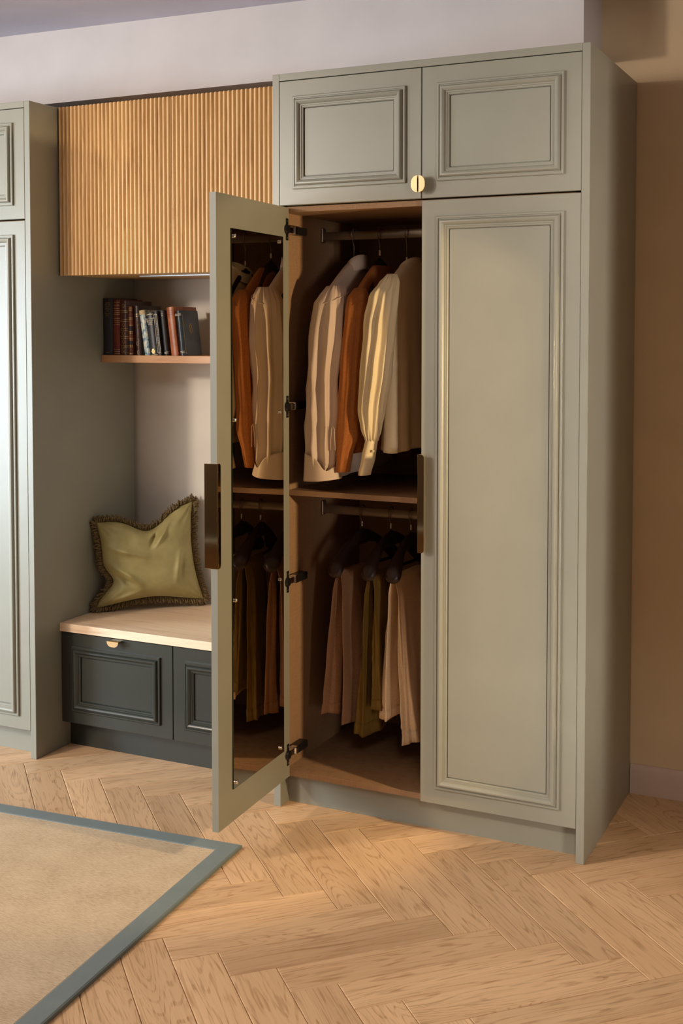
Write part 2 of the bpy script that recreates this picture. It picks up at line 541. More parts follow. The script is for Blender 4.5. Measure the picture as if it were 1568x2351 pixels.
wardrobe = thing('wardrobe', 'tall sage green panelled wardrobe with mirrored lower left door standing open', 'wardrobe', (.525, .3165, 0))
carcass(wardrobe, 0.0)
DW = XM - PT - .0015
udl = make_door(wardrobe, 'upper_door', PT + .001, 1.9995, XM - PT - .0025, .4005, M['sage'], mx=.0505, mz0=.050, mz1=.051)
udr = make_door(wardrobe, 'upper_door', XM + .0015, 1.9995, 1.05 - PT - XM - .0025, .4005, M['sage'], mx=.0505, mz0=.050, mz1=.051)
wl_ = XM - PT - .0025
half_knob(udl, wl_ - .0014, .0155, .0205, .053, -1)
half_knob(udr, .0004, .0155, .0205, .053, 1)
LH = 1.9925 - .104
lwr = make_door(wardrobe, 'lower_door', XM + .0015, .104, 1.05 - PT - XM - .0025, LH, M['sage'], mx=.0490, mz0=.050, mz1=.050)
edge_pull(lwr, .0005, .795, 1.102, 1, -.0265, .012, None, .0185)
# open mirrored door, hinged at the left
OANG = R(-87.0)
dopen = make_door(wardrobe, 'mirrored_door', 0, 0, DW - .001, LH, M['sage'], mx=.049, mz0=.05, mz1=.05, ang=OANG, loc=(.0295, .0134, .104))
tag(dopen, 'open door with bronze tinted mirror on its inner face')
dw, dt = DW - .001, .022
bm = BM(); box(bm, .051, .409, dt + .0002, dt + .0040, .100, 1.7905)
mirror_back = obj('mirror_edge', bm, M['mirror_edge'], dopen, local=True)
bm = BM(); box(bm, .0522, .4078, dt + .0041, dt + .0045, .1012, 1.7893)
obj('mirror', bm, M['mirror'], dopen, local=True)
for zz in (1.768, 1.219, .674, .118):
    for k, lx in enumerate((.079, .394)):
        zc = zz + (.0 if k else .004)
        bm = BM()
        tube(bm, [(lx, dt + .0046, zc), (lx, dt + .006, zc), (lx, dt + .0095, zc), (lx, dt + .0115, zc)], [.0045, .0062, .0062, .0035], 12)
        obj('mirror_screw', bm, M['chrome'], dopen, local=True, smooth=True, auto=40)
edge_pull(dopen, dw - .0002, .787, 1.097, -1, -.0195, dt + .0030, .0165, None)
# hinges: cup plate on the door, arm and cover on the cabinet side
for zz in (1.921, 1.341, .761, .181):
    zl = zz - .104
    bm = BM()
    box(bm, .008, .0225, dt, dt + .0035, zl - .036, zl + .036, .0016, 2)
    obj('hinge_plate', bm, M['black_metal'], dopen, local=True)
    bm = BM()
    tube(bm, [(.018, dt + .0015, zl), (.018, dt + .009, zl)], [.017, .013], 14)
    obj('hinge_cup', bm, M['black_metal'], dopen, local=True, smooth=True, auto=40)
    for sgn in (-1, 1):
        bm = BM()
        tube(bm, [(.016, dt + .0036, zl + sgn * .027), (.016, dt + .0052, zl + sgn * .027)], .0036, 8)
        obj('hinge_screw', bm, M['chrome'], dopen, local=True)
    bm = BM()
    box(bm, .040, .058, .006, .052, zz - .010, zz + .010, .002)
    box(bm, .036, .062, .040, .060, zz - .0125, zz + .0125, .002)
    obj('hinge_arm', bm, M['chrome'], wardrobe)
    bm = BM()
    box(bm, .0285, .062, .056, .130, zz - .013, zz + .013, .004, 2)
    obj('hinge_cover', bm, M['black_metal'], wardrobe)
# hanging rails with end brackets
for zz in (1.920, .962):
    bm = BM()
    pr_ = [(math.cos(2 * math.pi * k / 20) * .0075, max(-.0095, min(.0095, math.sin(2 * math.pi * k / 20) * .013)) * 1.55) for k in range(20)]
    loft(bm, [[(x, .31 + a, zz + b) for a, b in pr_] for x in (.028, .536)])
    rail = obj('hanging_rail', bm, M['rail'], wardrobe, smooth=True, auto=40)
    bm = BM()
    box(bm, .0281, .036, .295, .325, zz - .022, zz + .03, .003)
    obj('rail_bracket', bm, M['rail'], rail)

# left tall cabinet, same build
tallcab = thing('wardrobe', 'closed sage green panelled wardrobe cut off by the left edge of the photo', 'wardrobe', (-1.53, .3165, 0))
XO = -2.055
carcass(tallcab, XO, interior=False)
for zz, hh, nm in ((1.9995, .4005, 'upper_door'), (.104, LH, 'lower_door')):
    make_door(tallcab, nm, XO + PT + .001, zz, XM - PT - .0025, hh, M['sage'], mx=.05)
    make_door(tallcab, nm, XO + XM + .0015, zz, 1.05 - PT - XM - .0025, hh, M['sage'], mx=.05)

# ------------------------------------------------------------------ fluted wall cabinet
flcab = thing('wall_cabinet', 'oak wall cabinet with vertical reeded doors above the niche', 'cabinet', (-.5, .40, 1.798))
bm = BM(); box(bm, -1.004, -.001, .178, .660, 1.800, 2.424)
obj('cabinet_body', bm, M['reed'], flcab)
bm = BM(); box(bm, -.74, -.05, .300, .318, 1.7935, 1.7998, .002)
obj('light_strip', bm, M['strip'], flcab)
NR = 28
for side, (xa, xb) in enumerate(((-1.003, -.5025), (-.4995, -.002))):
    bm = BM(); box(bm, xa, xb, .163, .1775, 1.798, 2.425)
    dd = obj('fluted_door', bm, M['reed'], flcab)
    pitch_ = (xb - xa) / NR
    bm = BM()
    nseg = 7
    poly = [(pitch_ * (.04 + .92 * k / nseg), -.0100 * math.sin(math.pi * k / nseg)) for k in range(nseg + 1)]
    poly = [(poly[0][0], .004)] + poly + [(poly[-1][0], .004)]
    loft(bm, [[(u, v, z) for u, v in poly] for z in (1.798, 2.425)])
    bmesh.ops.recalc_face_normals(bm, faces=bm.faces[:])
    for f in bm.faces: f.smooth = True
    me = mesh_of(bm, True, 'reed')
    me.materials.append(M['reed'])
    me.set_sharp_from_angle(angle=R(50))
    for k in range(NR):
        o = bpy.data.objects.new('reed', me)
        o.parent = dd
        o.location = Vector((xa + k * pitch_, .1640, 0)) - WM[dd].translation
        COL.objects.link(o)

# ------------------------------------------------------------------ bench
bench = thing('bench_cabinet', 'dark green bench cabinet with two panelled drawer fronts', 'cabinet', (-.5, .40, 0))
obj('cabinet_body', box(BM(), -1.003, -.001, .172, .660, .100, .4490), M['dark_green'], bench)
obj('plinth', box(BM(), -1.003, -.001, .200, .64, 0, .100), M['dark_green'], bench)
for k, (xa, xb) in enumerate(((-1.003, -.5015), (-.4985, -.002))):
    dr = make_door(bench, 'drawer_front', xa, .1015, xb - xa, .3455, M['dark_green'], y=.149, mx=.051, mz0=.047, mz1=.048)
    if k == 0:
        bm = BM()
        pill = half_pill(.020, .052, 7, 1)
        cxl = -.745 - xa
        extrude_poly(bm, pill, lambda u, v, d: (cxl - .026 + v, d, .3455 - .0045 - u), -.030, -.0268)
        box(bm, cxl - .022, cxl + .022, -.028, .0, .3382, .3408)
        obj('drawer_pull', bm, M['brass_soft'], dr, local=True)
bt = obj('worktop', box(BM(), -1.0035, -.0015, .138, .6645, .4515, .4830, .0015, 2), M['bench'], loc=(-.5, .4, .4515))
tag(bt, 'pale oak plank seat lying on the dark green bench cabinet', 'worktop')
sh = obj('wall_shelf', box(BM(), -1.004, -.0015, .414, .6645, 1.4660, 1.4950, .0015, 2), M['shelf_oak'], loc=(-.5, .54, 1.466))
tag(sh, 'slim oak shelf in the niche carrying the row of old books', 'shelf')

# ------------------------------------------------------------------ books
GOLD = plain('gilt', (.62, .42, .16, 1), .35, .9)
PAGE = cloth('aged_paper', lin(206, 188, 150), lin(170, 148, 110), 300, 0, .1, .9, .5)
WHITEINK = plain('cream_ink', lin(214, 204, 186), .7)
def leather(name, c, c2, rough=.35):
    m, nt, b = mat(name)
    n = N(nt, 'ShaderNodeTexNoise', i_Scale=38.0, i_Detail=5.0, i_Roughness=.65)
    nt.links.new(coords(nt, (1, 1, .6)), n.inputs['Vector'])
    nt.links.new(ramp(nt, n.outputs['Fac'], [(.35, c2), (.65, c)]), b.inputs['Base Color'])
    b.inputs['Roughness'].default_value = rough
    n2 = N(nt, 'ShaderNodeTexNoise', i_Scale=500.0)
    nt.links.new(coords(nt, (1, 1, 1)), n2.inputs['Vector'])
    bump(nt, b, n2.outputs['Fac'], .2, .0008)
    return m
def jacket():
    m, nt, b = mat('worn_blue_white_jacket')
    v = coords(nt, (1, 1, 1), False)
    n = N(nt, 'ShaderNodeTexNoise', i_Scale=42.0, i_Detail=4.0, i_Roughness=.65)
    nt.links.new(v, n.inputs['Vector'])
    nt.links.new(ramp(nt, n.outputs['Fac'], [(.36, lin(40, 84, 116)), (.62, lin(226, 214, 190)), (.47, lin(150, 170, 176)), (.72, lin(140, 116, 70))]), b.inputs['Base Color'])
    b.inputs['Roughness'].default_value = .3
    return m
JACK = jacket()
def text_on(parent, s, x, z, size, m, y, rot90=False, name='lettering'):
    cu = bpy.data.curves.new(name, 'FONT')
    cu.body = s
    cu.size = size
    cu.align_x = 'CENTER'
    cu.align_y = 'CENTER'
    cu.extrude = .00025
    cu.space_line = .85
    tmp = bpy.data.objects.new('tmp', cu)
    COL.objects.link(tmp)
    me = bpy.data.meshes.new_from_object(tmp.evaluated_get(bpy.context.evaluated_depsgraph_get()))
    bpy.data.objects.remove(tmp, do_unlink=True)
    bpy.data.curves.remove(cu)
    me.materials.clear()
    me.materials.append(m)
    o = bpy.data.objects.new(name, me)
    o.parent = parent
    o.location = (x, y, z)
    o.rotation_euler = (R(90), R(90) if rot90 else 0, 0)
    COL.objects.link(o)
    return o

def book(label, xb0, xb1, xt0, zt, depth, m, round_=.007, y=.4225, extra=None, group='old books on the oak shelf'):
    """x extents at the base, left top corner x, top height; leans about its base like its neighbours"""
    w = xb1 - xb0
    h = zt - 1.4952
    lean = math.atan2(xt0 - xb0, h)
    L = h / math.cos(lean) - abs(math.sin(lean)) * w * .0
    t = thing('book', label, 'book', (xb0 if lean >= 0 else xb1, y, 1.4955), group, (0, lean, 0))
    off = 0 if lean >= 0 else -w
    x0, x1 = off, off + w
    bt_ = .0022
    bm = BM()
    n = 10
    outer = [(x0, depth)] + [(x0, round_)] + [((x0 + x1) / 2 - (w / 2) * math.cos(math.pi * k / n), round_ - round_ * math.sin(math.pi * k / n)) for k in range(1, n)] + [(x1, round_), (x1, depth)]
    inner = [(x1 - bt_, depth), (x1 - bt_, round_ + .002)] + [((x0 + x1) / 2 + (w / 2 - bt_) * math.cos(math.pi * k / n), round_ + .002 - round_ * math.sin(math.pi * k / n)) for k in range(1, n)] + [(x0 + bt_, round_ + .002), (x0 + bt_, depth)]
    polys = outer + inner
    lo = [bm.verts.new((a, b, 0)) for a, b in polys]
    hi = [bm.verts.new((a, b, L)) for a, b in polys]
    k_ = len(polys)
    for i in range(k_):
        j = (i + 1) % k_
        bm.faces.new((lo[i], lo[j], hi[j], hi[i]))
    no = len(outer)
    for i in range(no - 1):
        for vv in (lo, hi):
            bm.faces.new((vv[i], vv[i + 1], vv[k_ - 2 - i], vv[k_ - 1 - i]))
    obj('cover', bm, m, t, local=True, smooth=True, auto=35)
    bm = BM()
    box(bm, x0 + bt_, x1 - bt_, round_ + .003, depth - .003, .003, L - .003)
    obj('pages', bm, PAGE, t, local=True)
    if extra: extra(t, (x0 + x1) / 2, w, L)
    return t
def bands(zs, m, th=.0016, y=-.0006, wf=.9, name='gilt_band'):
    def f(t, xc, w, L):
        n = 8
        for z in zs:
            bm = BM()
            pts = [(xc - (w / 2) * math.cos(math.pi * k / n) * 1.01, .007 - .007 * math.sin(math.pi * k / n) * 1.0 - .0009 * math.sin(math.pi * k / n)) for k in range(0, n + 1)]
            inn = [(xc - (w / 2 - .001) * math.cos(math.pi * k / n), .0072 - .007 * math.sin(math.pi * k / n)) for k in range(n, -1, -1)]
            loft(bm, [[(a, b, z * L - th) for a, b in pts + inn], [(a, b, z * L + th) for a, b in pts + inn]])
            obj(name, bm, m, t, local=True, smooth=True, auto=35)
    return f
def seq(*fs):
    def f(*a):
        for g in fs: g(*a)
    return f
def diamonds(zs):
    def f(t, xc, w, L):
        bm = BM()
        for z in zs:
            s = .006
            for (a, b) in ((1, 1), (1, -1), (-1, -1), (-1, 1)):
                tube(bm, [(xc, -.0004, z * L + b * s * 1.5), (xc + a * s, .0006, z * L)], .0006, 5)
        tag(obj('gilt_diamonds', bm, GOLD, t, local=True), kind='stuff')
    return f
def words(s, z, size, m, y=-.0007, rot=False):
    def f(t, xc, w, L): text_on(t, s, xc, z * L, size, m, y, rot)
    return f
def dashes(rows, m, size=.0045, name='worn_lettering'):
    # title too worn to read: rows of short upright gilt strokes; rows = (height share, count)
    def f(t, xc, w, L):
        bm = BM()
        rd = random.Random(int(w * 1e5))
        for z, n in rows:
            for k in range(n):
                x = xc + (k - (n - 1) / 2) * .0042
                h_ = size * rd.uniform(.75, 1.0)
                box(bm, x - .0006, x + .0006, -.0006, .0022, z * L - h_, z * L + h_)
                if rd.random() < .7:
                    zz = z * L + rd.choice((-1, 0, 1)) * h_ * .85
                    box(bm, x - .0004, x + .0019, -.0006, .0022, zz - .0005, zz + .0005)
        tag(obj(name, bm, m, t, local=True), kind='stuff')
    return f
def scrolls(rows):
    def f(t, xc, w, L):
        bm = BM()
        for z, sg in rows:
            pts = [(xc + sg * .0042 * math.cos(a), -.0004, z * L + .0075 * math.sin(a)) for a in [R(-110) + R(220) * k / 10 for k in range(11)]]
            tube(bm, pts, .0007, 5)
        tag(obj('gilt_scrolls', bm, GOLD, t, local=True), kind='stuff')
    return f
def crest(z, s, m):
    def f(t, xc, w, L):
        bm = BM()
        p = [(s * (1 + .16 * math.cos(6 * a)) * math.cos(a) * .85, s * (1 + .16 * math.cos(6 * a)) * math.sin(a) * 1.15) for a in [2 * math.pi * k / 36 for k in range(36)]]
        extrude_poly(bm, p, lambda u, v, d: (xc + u, d, z * L + v), -.0008, .001)
        obj('gilt_crest', bm, m, t, local=True)
        bm = BM()
        tube(bm, [(xc, -.0009, z * L - s * .7), (xc, -.0009, z * L + s * .7)], .0007, 5)
        tube(bm, [(xc - s * .5, -.0009, z * L + .1 * s), (xc + s * .5, -.0009, z * L + .1 * s)], .0007, 5)
        obj('crest_lines', bm, LB['black'], t, local=True)
    return f
LB = dict(black=leather('black_cloth', lin(44, 42, 46), lin(34, 32, 36), .5), red=leather('red_leather', lin(120, 48, 28), lin(78, 30, 20)),
          brown=leather('brown_leather', lin(84, 40, 28), lin(52, 26, 20), .28), amber=leather('amber_leather', lin(140, 76, 36), lin(92, 46, 22)),
          choc=leather('chocolate_leather', lin(70, 42, 34), lin(48, 30, 26)), navy=leather('navy_cloth', lin(46, 48, 54), lin(34, 36, 42), .4),
          tan=leather('tan_leather', lin(176, 104, 66), lin(136, 74, 44), .32), blue=leather('blue_black_leather', lin(52, 62, 74), lin(36, 42, 50), .28))
BX = 1.495
book('thick black cloth book with gold title, first at the left end of the shelf', -1.0025, -.9555, -1.0025, 1.720, .17, LB['black'],
     extra=dashes(((.915, 5), (.88, 6), (.845, 4), (.81, 5), (.775, 3), (.725, 6), (.69, 4), (.04, 4)), GOLD, .0026))
book('red leather book with gold ruled upper spine beside the thick black one', -.9540, -.9235, -.9540, 1.714, .16, LB['red'],
     extra=bands((.95, .90, .84, .80, .765, .735, .66, .62, .585, .55, .10, .06, .025), GOLD, .0009))
book('dark brown leather book with gold diamonds in its spine panels', -.9220, -.8830, -.9220, 1.708, .165, LB['brown'],
     extra=seq(bands((.82, .79, .66, .62, .49, .46, .34, .31, .18, .15, .04), GOLD, .0007), diamonds((.91, .56, .40, .25, .10))))
book('slim amber brown book with paired gold bands', -.8810, -.8605, -.8835, 1.687, .15, LB['amber'],
     extra=seq(bands((.96, .92, .76, .73, .61, .48, .45, .34, .31, .20, .17, .03), GOLD, .0011), bands((.545,), LB['black'], .009, name='dark_label'), bands((.255,), LB['black'], .007, name='dark_label')))
book('chocolate leather book with small gold scroll marks leaning left', -.8440, -.8205, -.8555, 1.689, .155, LB['choc'],
     extra=seq(bands((.83, .79), GOLD, .0009), scrolls(((.66, 1), (.57, 1), (.38, 1), (.24, -1), (.15, 1), (.06, -1)))))
book('book in a worn blue and white illustrated jacket', -.8050, -.7785, -.8320, 1.672, .12, JACK, extra=bands((.955,), PAGE, .0085, name='torn_edge'))
book('navy book titled in cream with a gold crest at the spine foot', -.7765, -.7435, -.7985, 1.662, .12, LB['navy'],
     extra=seq(words('The Oxford\nBook of\nEnglish\nVerse', .80, .0088, WHITEINK), crest(.11, .0085, GOLD), bands((.965, .02), PAGE, .0013)))
def framed(t, xc, w, L):
    bm = BM()
    for sx in (-1, 1):
        tube(bm, [(xc + sx * w * .38, .0002, .012), (xc + sx * w * .38, .0002, L - .012)], .0009, 5)
    for z in (.012, L - .012):
        tube(bm, [(xc - w * .38, .0002, z), (xc + w * .38, .0002, z)], .0009, 5)
    obj('cream_frame', bm, WHITEINK, t, local=True)
book('slim dark book with a framed vertical cream title', -.7425, -.7245, -.7630, 1.667, .12, LB['black'], round_=.004,
     extra=seq(framed, dashes([(.06 + .88 * k / 25, 1) for k in range(26)], WHITEINK, .0022)))
book('thin black book with a silver line down its spine', -.7135, -.6945, -.7335, 1.670, .12, LB['black'],
     extra=seq(dashes(((.93, 2), (.89, 2)), WHITEINK, .0026), bands((.08, .055), WHITEINK, .0008)))
book('tan leather book with plain glossy spine, taller than its neighbours', -.6815, -.6485, -.7045, 1.684, .165, LB['tan'], round_=.006,
     extra=bands((.93, .89, .85), LB['red'], .0006))
def last(t, xc, w, L):
    words('GOLDEN\nTREASURY', .91, .0062, WHITEINK)(t, xc, w, L)
    bands((.10, .07), WHITEINK, .0010)(t, xc, w, L)
    bm = BM()
    xs = xc + w / 2 + .0006
    for (cz, ry, rz) in ((0, .010, .0185), (.007, .006, .006), (-.007, .006, .006)):
        pts = [(xs, .062 + ry * math.cos(a), .60 * L + cz + rz * math.sin(a)) for a in [2 * math.pi * k / 20 for k in range(21)]]
        tube(bm, pts, .0007, 5, caps=False)
    obj('gilt_emblem', bm, GOLD, t, local=True)
    bm = BM()
    tube(bm, [(xs, .012, .04 * L), (xs, .012, L * .9)], .0008, 5)
    obj('gilt_line', bm, GOLD, t, local=True)
book('black book showing its front board with gold emblem, right end of the row', -.6395, -.6195, -.6595, 1.669, .125, LB['blue'], extra=last)

# ------------------------------------------------------------------ cushion
def cushion():
    # corners in world space (bench seat at z = .483)
    BL, BR = Vector((-.985, .335, .497)), Vector((-.662, .625, .507))
    TL, TR = Vector((-.990, .350, .838)), Vector((-.716, .625, .908))
    nrm = ((BR - BL).cross(TL - BL)).normalized()
    if nrm.y > 0: nrm = -nrm
    n = 90
    def edge_point(s):      # s in 0..4 round the outline: bottom, right, top, left (u, v in -1..1)
        k = int(s) % 4; f = s - int(s)
        c = [(-1, -1), (1, -1), (1, 1), (-1, 1), (-1, -1)]
        return (c[k][0] + (c[k + 1][0] - c[k][0]) * f, c[k][1] + (c[k + 1][1] - c[k][1]) * f)
    def warp(u, v):
        uu = u * (1 - .13 * (1 - v * v) ** 1.0)
        vv = v * (1 - .09 * (1 - u * u))
        # chopped dent in the top edge, pinched waist on the left edge
        vv -= .34 * math.exp(-((u - .04) / .42) ** 2) * max(0, (v + .1) / 1.1) ** 2.2
        uu += .22 * math.exp(-((v + .42) / .28) ** 2) * max(0, (-u + .1) / 1.1) ** 2
        vv += .07 * math.exp(-(u / .6) ** 2) * max(0, -v) ** 3
        return uu, vv
    def P(u, v, side):
        uu, vv = warp(u, v)
        a, b = (uu + 1) / 2, (vv + 1) / 2
        p = BL * (1 - a) * (1 - b) + BR * a * (1 - b) + TL * (1 - a) * b + TR * a * b
        e = (1 - u ** 4) * (1 - v ** 4)
        th = .078 * max(e, 0) ** .62
        th *= 1 - .35 * math.exp(-((u - .04) / .16) ** 2) * max(0, v) ** 1.5
        if side > 0:
            f = 0
            f += .020 * math.exp(-((v - .34 + .35 * (u + .7)) / .075) ** 2) * max(0, 1 - abs(u + .50) / .55)
            f += .024 * math.exp(-((v + .22 + .75 * (u + .62)) / .075) ** 2) * max(0, 1 - abs(u + .5) / .38)
            f -= .018 * math.exp(-((v + .42 + .55 * (u + .62)) / .06) ** 2) * max(0, 1 - abs(u + .62) / .34)
            f += .016 * math.exp(-((u - .66 - .25 * v) / .06) ** 2) * max(0, 1 - abs(v + .25) / .42)
            f -= .012 * math.exp(-((u - .76 - .25 * v) / .05) ** 2) * max(0, 1 - abs(v + .25) / .36)
            f -= .026 * math.exp(-((u - .10 - .3 * (v - .5)) / .055) ** 2) * max(0, 1 - abs(v - .62) / .36)
            f += .018 * math.exp(-((u - .24 - .5 * (v - .5)) / .07) ** 2) * max(0, 1 - abs(v - .62) / .36)
            f += .016 * math.exp(-((v + .70 - .2 * u) / .06) ** 2) * max(0, 1 - abs(u + .55) / .4)
            for cu_, cv_ in ((-1, -1), (1, -1), (1, 1), (-1, 1)):
                r_ = math.hypot(u - cu_, v - cv_)
                th_ = math.atan2((v - cv_) * -cv_, (u - cu_) * -cu_)
                f += .0065 * math.sin(11 * th_ + cu_) * math.exp(-(r_ / .42) ** 2) * min(1, r_ / .2)
            f += .006 * noise.noise(Vector((u * 2.2, v * 2.2, 3.1)))
            th += f * max(e, 0) ** .4
            p = p + nrm * th
        else:
            p = p - nrm * th * .55
        return p
    bm = BM()
    grids = []
    for side in (1, -1):
        g = [[bm.verts.new(P(-1 + 2 * i / n, -1 + 2 * j / n, side)) for i in range(n + 1)] for j in range(n + 1)]
        for j in range(n):
            for i in range(n):
                f = (g[j][i], g[j][i + 1], g[j + 1][i + 1], g[j + 1][i])
                bm.faces.new(f if side > 0 else f[::-1])
    bmesh.ops.remove_doubles(bm, verts=bm.verts[:], dist=.0004)
    lo = min(v.co.z for v in bm.verts)
    for v in bm.verts:
        if v.co.z < .487: v.co.z = .487
    c = obj('cushion', bm, M['velvet'], loc=(-.80, .47, .485), smooth=True)
    tag(c, 'olive green velvet cushion with fringed edge leaning on the bench seat', 'cushion')
    rnd = random.Random(3)
    bm = BM()
    cen = (BL + BR + TL + TR) / 4
    for k in range(1500):
        s = 4 * k / 1500.0 + rnd.uniform(-.002, .002)
        s %= 4
        u, v = edge_point(s)
        p = P(u, v, 1)
        out = (p - cen); out -= nrm * out.dot(nrm); out.normalize()
        # normal of the edge itself
        kk = int(s) % 4
        ax = [-(TL - BL), (BR - BL), (TL - BL), -(BR - BL)][kk].normalized()
        dirv = (ax * .8 + out * .35 + nrm * rnd.uniform(-.55, .75) + Vector((rnd.uniform(-.3, .3), rnd.uniform(-.3, .3), rnd.uniform(-.3, .3)))).normalized()
        L = rnd.uniform(.018, .032)
        a = dirv.cross(Vector((rnd.random(), rnd.random(), rnd.random()))).normalized()
        b = dirv.cross(a)
        r = rnd.uniform(.0022, .0034)
        base = p - dirv * .003
        bend = a * rnd.uniform(-.006, .006)
        pts = [base, base + dirv * L * .55 + bend, base + dirv * L + bend * 1.8]
        for q_ in pts:
            if q_.z < .4845: q_.z = .4845 + rnd.uniform(0, .003)
            if q_.y > .662: q_.y = .662
            if q_.x < -1.0025: q_.x = -1.0025
        tube(bm, pts, [r, r * 1.25, r * .9], 5)
    fr = obj('fringe', bm, M['fringe'], c, smooth=True)
    tag(fr, 'dark bronze looped fringe', kind='stuff')
cushion()

# ------------------------------------------------------------------ rug
rug = thing('rug', 'woven natural jute rug with grey-blue bound edge on the oak floor', 'rug', (-.75, -1.2, 0))
ra = R(4.2)
RC = Vector((.073, -.338))
ux = Vector((math.cos(ra), math.sin(ra))); uy = Vector((-math.sin(ra), math.cos(ra)))
def rp(a, b, z):                     # a leftwards along the near-cabinet edge, b towards the camera
    p = RC - ux * a - uy * b
    return (p.x, p.y, z)
RWD, RLN, BW = 1.9, 2.6, .062
bm = BM(); loft(bm, [[rp(a, b, z) for a, b in ((BW - .004, BW - .004), (RWD - BW, BW - .004), (RWD - BW, RLN - BW), (BW - .004, RLN - BW))] for z in (.0012, .0095)])
obj('woven_field', bm, M['jute'], rug)
def border(c0, c1, i1, i0):
    bm = BM()
    e = .003
    loft(bm, [[rp(*p, .0008) for p in (c0, c1, i1, i0)], [rp(*p, .0095) for p in (c0, c1, i1, i0)],
              [rp(p[0] + (i[0] - p[0]) * .07, p[1] + (i[1] - p[1]) * .07, .0122) for p, i in ((c0, i0), (c1, i1), (i1, c1), (i0, c0))]])
    return obj('binding', bm, M['rug_border'], rug)
border((0, 0), (RWD, 0), (RWD - BW, BW), (BW, BW))
border((RWD, 0), (RWD, RLN), (RWD - BW, RLN - BW), (RWD - BW, BW))
border((RWD, RLN), (0, RLN), (BW, RLN - BW), (RWD - BW, RLN - BW))
border((0, RLN), (0, 0), (BW, BW), (BW, RLN - BW))
bm = BM()
rs = random.Random(5)
for k in range(260):
    for (a, b, da, db) in ((BW + .002 + k * .0062, BW + .0015, .0036, 0), (BW + .0015, BW + .002 + k * .0062, 0, .0036)):
        tube(bm, [rp(a, b, .0100), rp(a + da * .5, b + db * .5, .0106), rp(a + da, b + db, .0100)], .0007, 4)
st = obj('stitching', bm, WHITEINK, rug)
tag(st, kind='stuff')

# ------------------------------------------------------------------ hangers
def hanger(label, hx, zrail, dz, tip, bar=True, rot=0.0, group='dark wooden hangers', half=.205, drop=.105):
    """hook over the rail at (hx, .31); local x runs along the hanger towards the opening"""
    zt = zrail - dz
    t = thing('hanger', label, 'hanger', (hx, .31, zt), group, (0, 0, R(-90) + rot))
    hk = zrail + .0165 - zt           # top of the rail
    bm = BM()
    pts = []
    r = .021
    zc = hk - .018 + .0035
    for k in range(15):
        a = R(-60) + R(255) * k / 14
        pts.append((r * math.cos(a) * .95, 0, zc + r * math.sin(a)))
    pts = pts[::-1]                    # hook tip first, then round and down to the neck
    pts = pts + [(.006, 0, zc - r * 1.35), (0, 0, zc - r * 1.9), (0, 0, -.004)]
    tube(bm, pts, .0021, 8)
    obj('hook', bm, M['rail'], t, local=True, smooth=True)
    bm = BM()
    tube(bm, [(0, 0, .0), (0, 0, .018)], [.0042, .0042], 10)
    obj('ferrule', bm, M['chrome'], t, local=True, smooth=True, auto=40)
    bm = BM()
    ns = 34
    rings = []
    for k in range(ns + 1):
        s = -1 + 2 * k / ns
        a = abs(s)
        x = s * half
        top = -.002 - drop * a ** 1.25 - (.004 if a < .12 else 0)
        hgt = .056 - .026 * min(1, a / .40) + .024 * max(0, (a - .40) / .60)
        wid = .009 + .024 * a ** 1.5
        if a > .9:
            e = math.sqrt(max(0.0, 1 - ((a - .9) / .1) ** 2))
            hgt2 = hgt * max(e, .12); top -= (hgt - hgt2) * .5; hgt = hgt2; wid *= max(e, .12)
        bow = .020 * a * a
        cz = top - hgt / 2
        rings.append([(x, bow + wid * math.cos(2 * math.pi * j / 14), cz + hgt / 2 * math.sin(2 * math.pi * j / 14)) for j in range(14)])
    loft(bm, rings)
    obj('shoulders', bm, M['hanger'], t, local=True, smooth=True, auto=60)
    if bar:
        bm = BM()
        zb = -drop - .030
        tube(bm, [(-half * .86, .012, zb), (half * .86, .012, zb)], .0058, 10)
        obj('bar', bm, M['hanger'], t, local=True, smooth=True, auto=40)
    return t

RZ1, RZ2 = 1.920, .962
hanger('dark hanger under the collar of the beige silk shirt', .150, RZ1, .098, None, bar=False, half=.190, drop=.115)
hanger('dark hanger inside the rust knit jumper, middle of the upper rail', .248, RZ1, .072, None, bar=False, half=.180, drop=.140)
hanger('dark hanger inside the cream blouse, nearest the closed door', .348, RZ1, .098, None, bar=False, half=.185, drop=.110)
HL = [(.182, R(-9)), (.291, R(-5)), (.366, R(-1))]
hanger('dark wooden trouser hanger holding the taupe trousers, leftmost on the lower rail', HL[0][0], RZ2, .052, None, True, HL[0][1])
hanger('dark wooden trouser hanger holding the olive corduroy trousers', HL[1][0], RZ2, .052, None, True, HL[1][1])
hanger('dark wooden trouser hanger holding the cream linen trousers, by the closed door', HL[2][0], RZ2, .052, None, True, HL[2][1])

# ------------------------------------------------------------------ garments
def smooth_lerp(tab, z):
    """piecewise-linear table [(z, v...)], z falling"""
    if z >= tab[0][0]: return tab[0][1:]
    for a, b in zip(tab, tab[1:]):
        if z >= b[0]:
            f = (a[0] - z) / (a[0] - b[0])
            f = f * f * (3 - 2 * f) * .5 + f * .5
            return tuple(p + (q_ - p) * f for p, q_ in zip(a[1:], b[1:]))
    return tab[-1][1:]

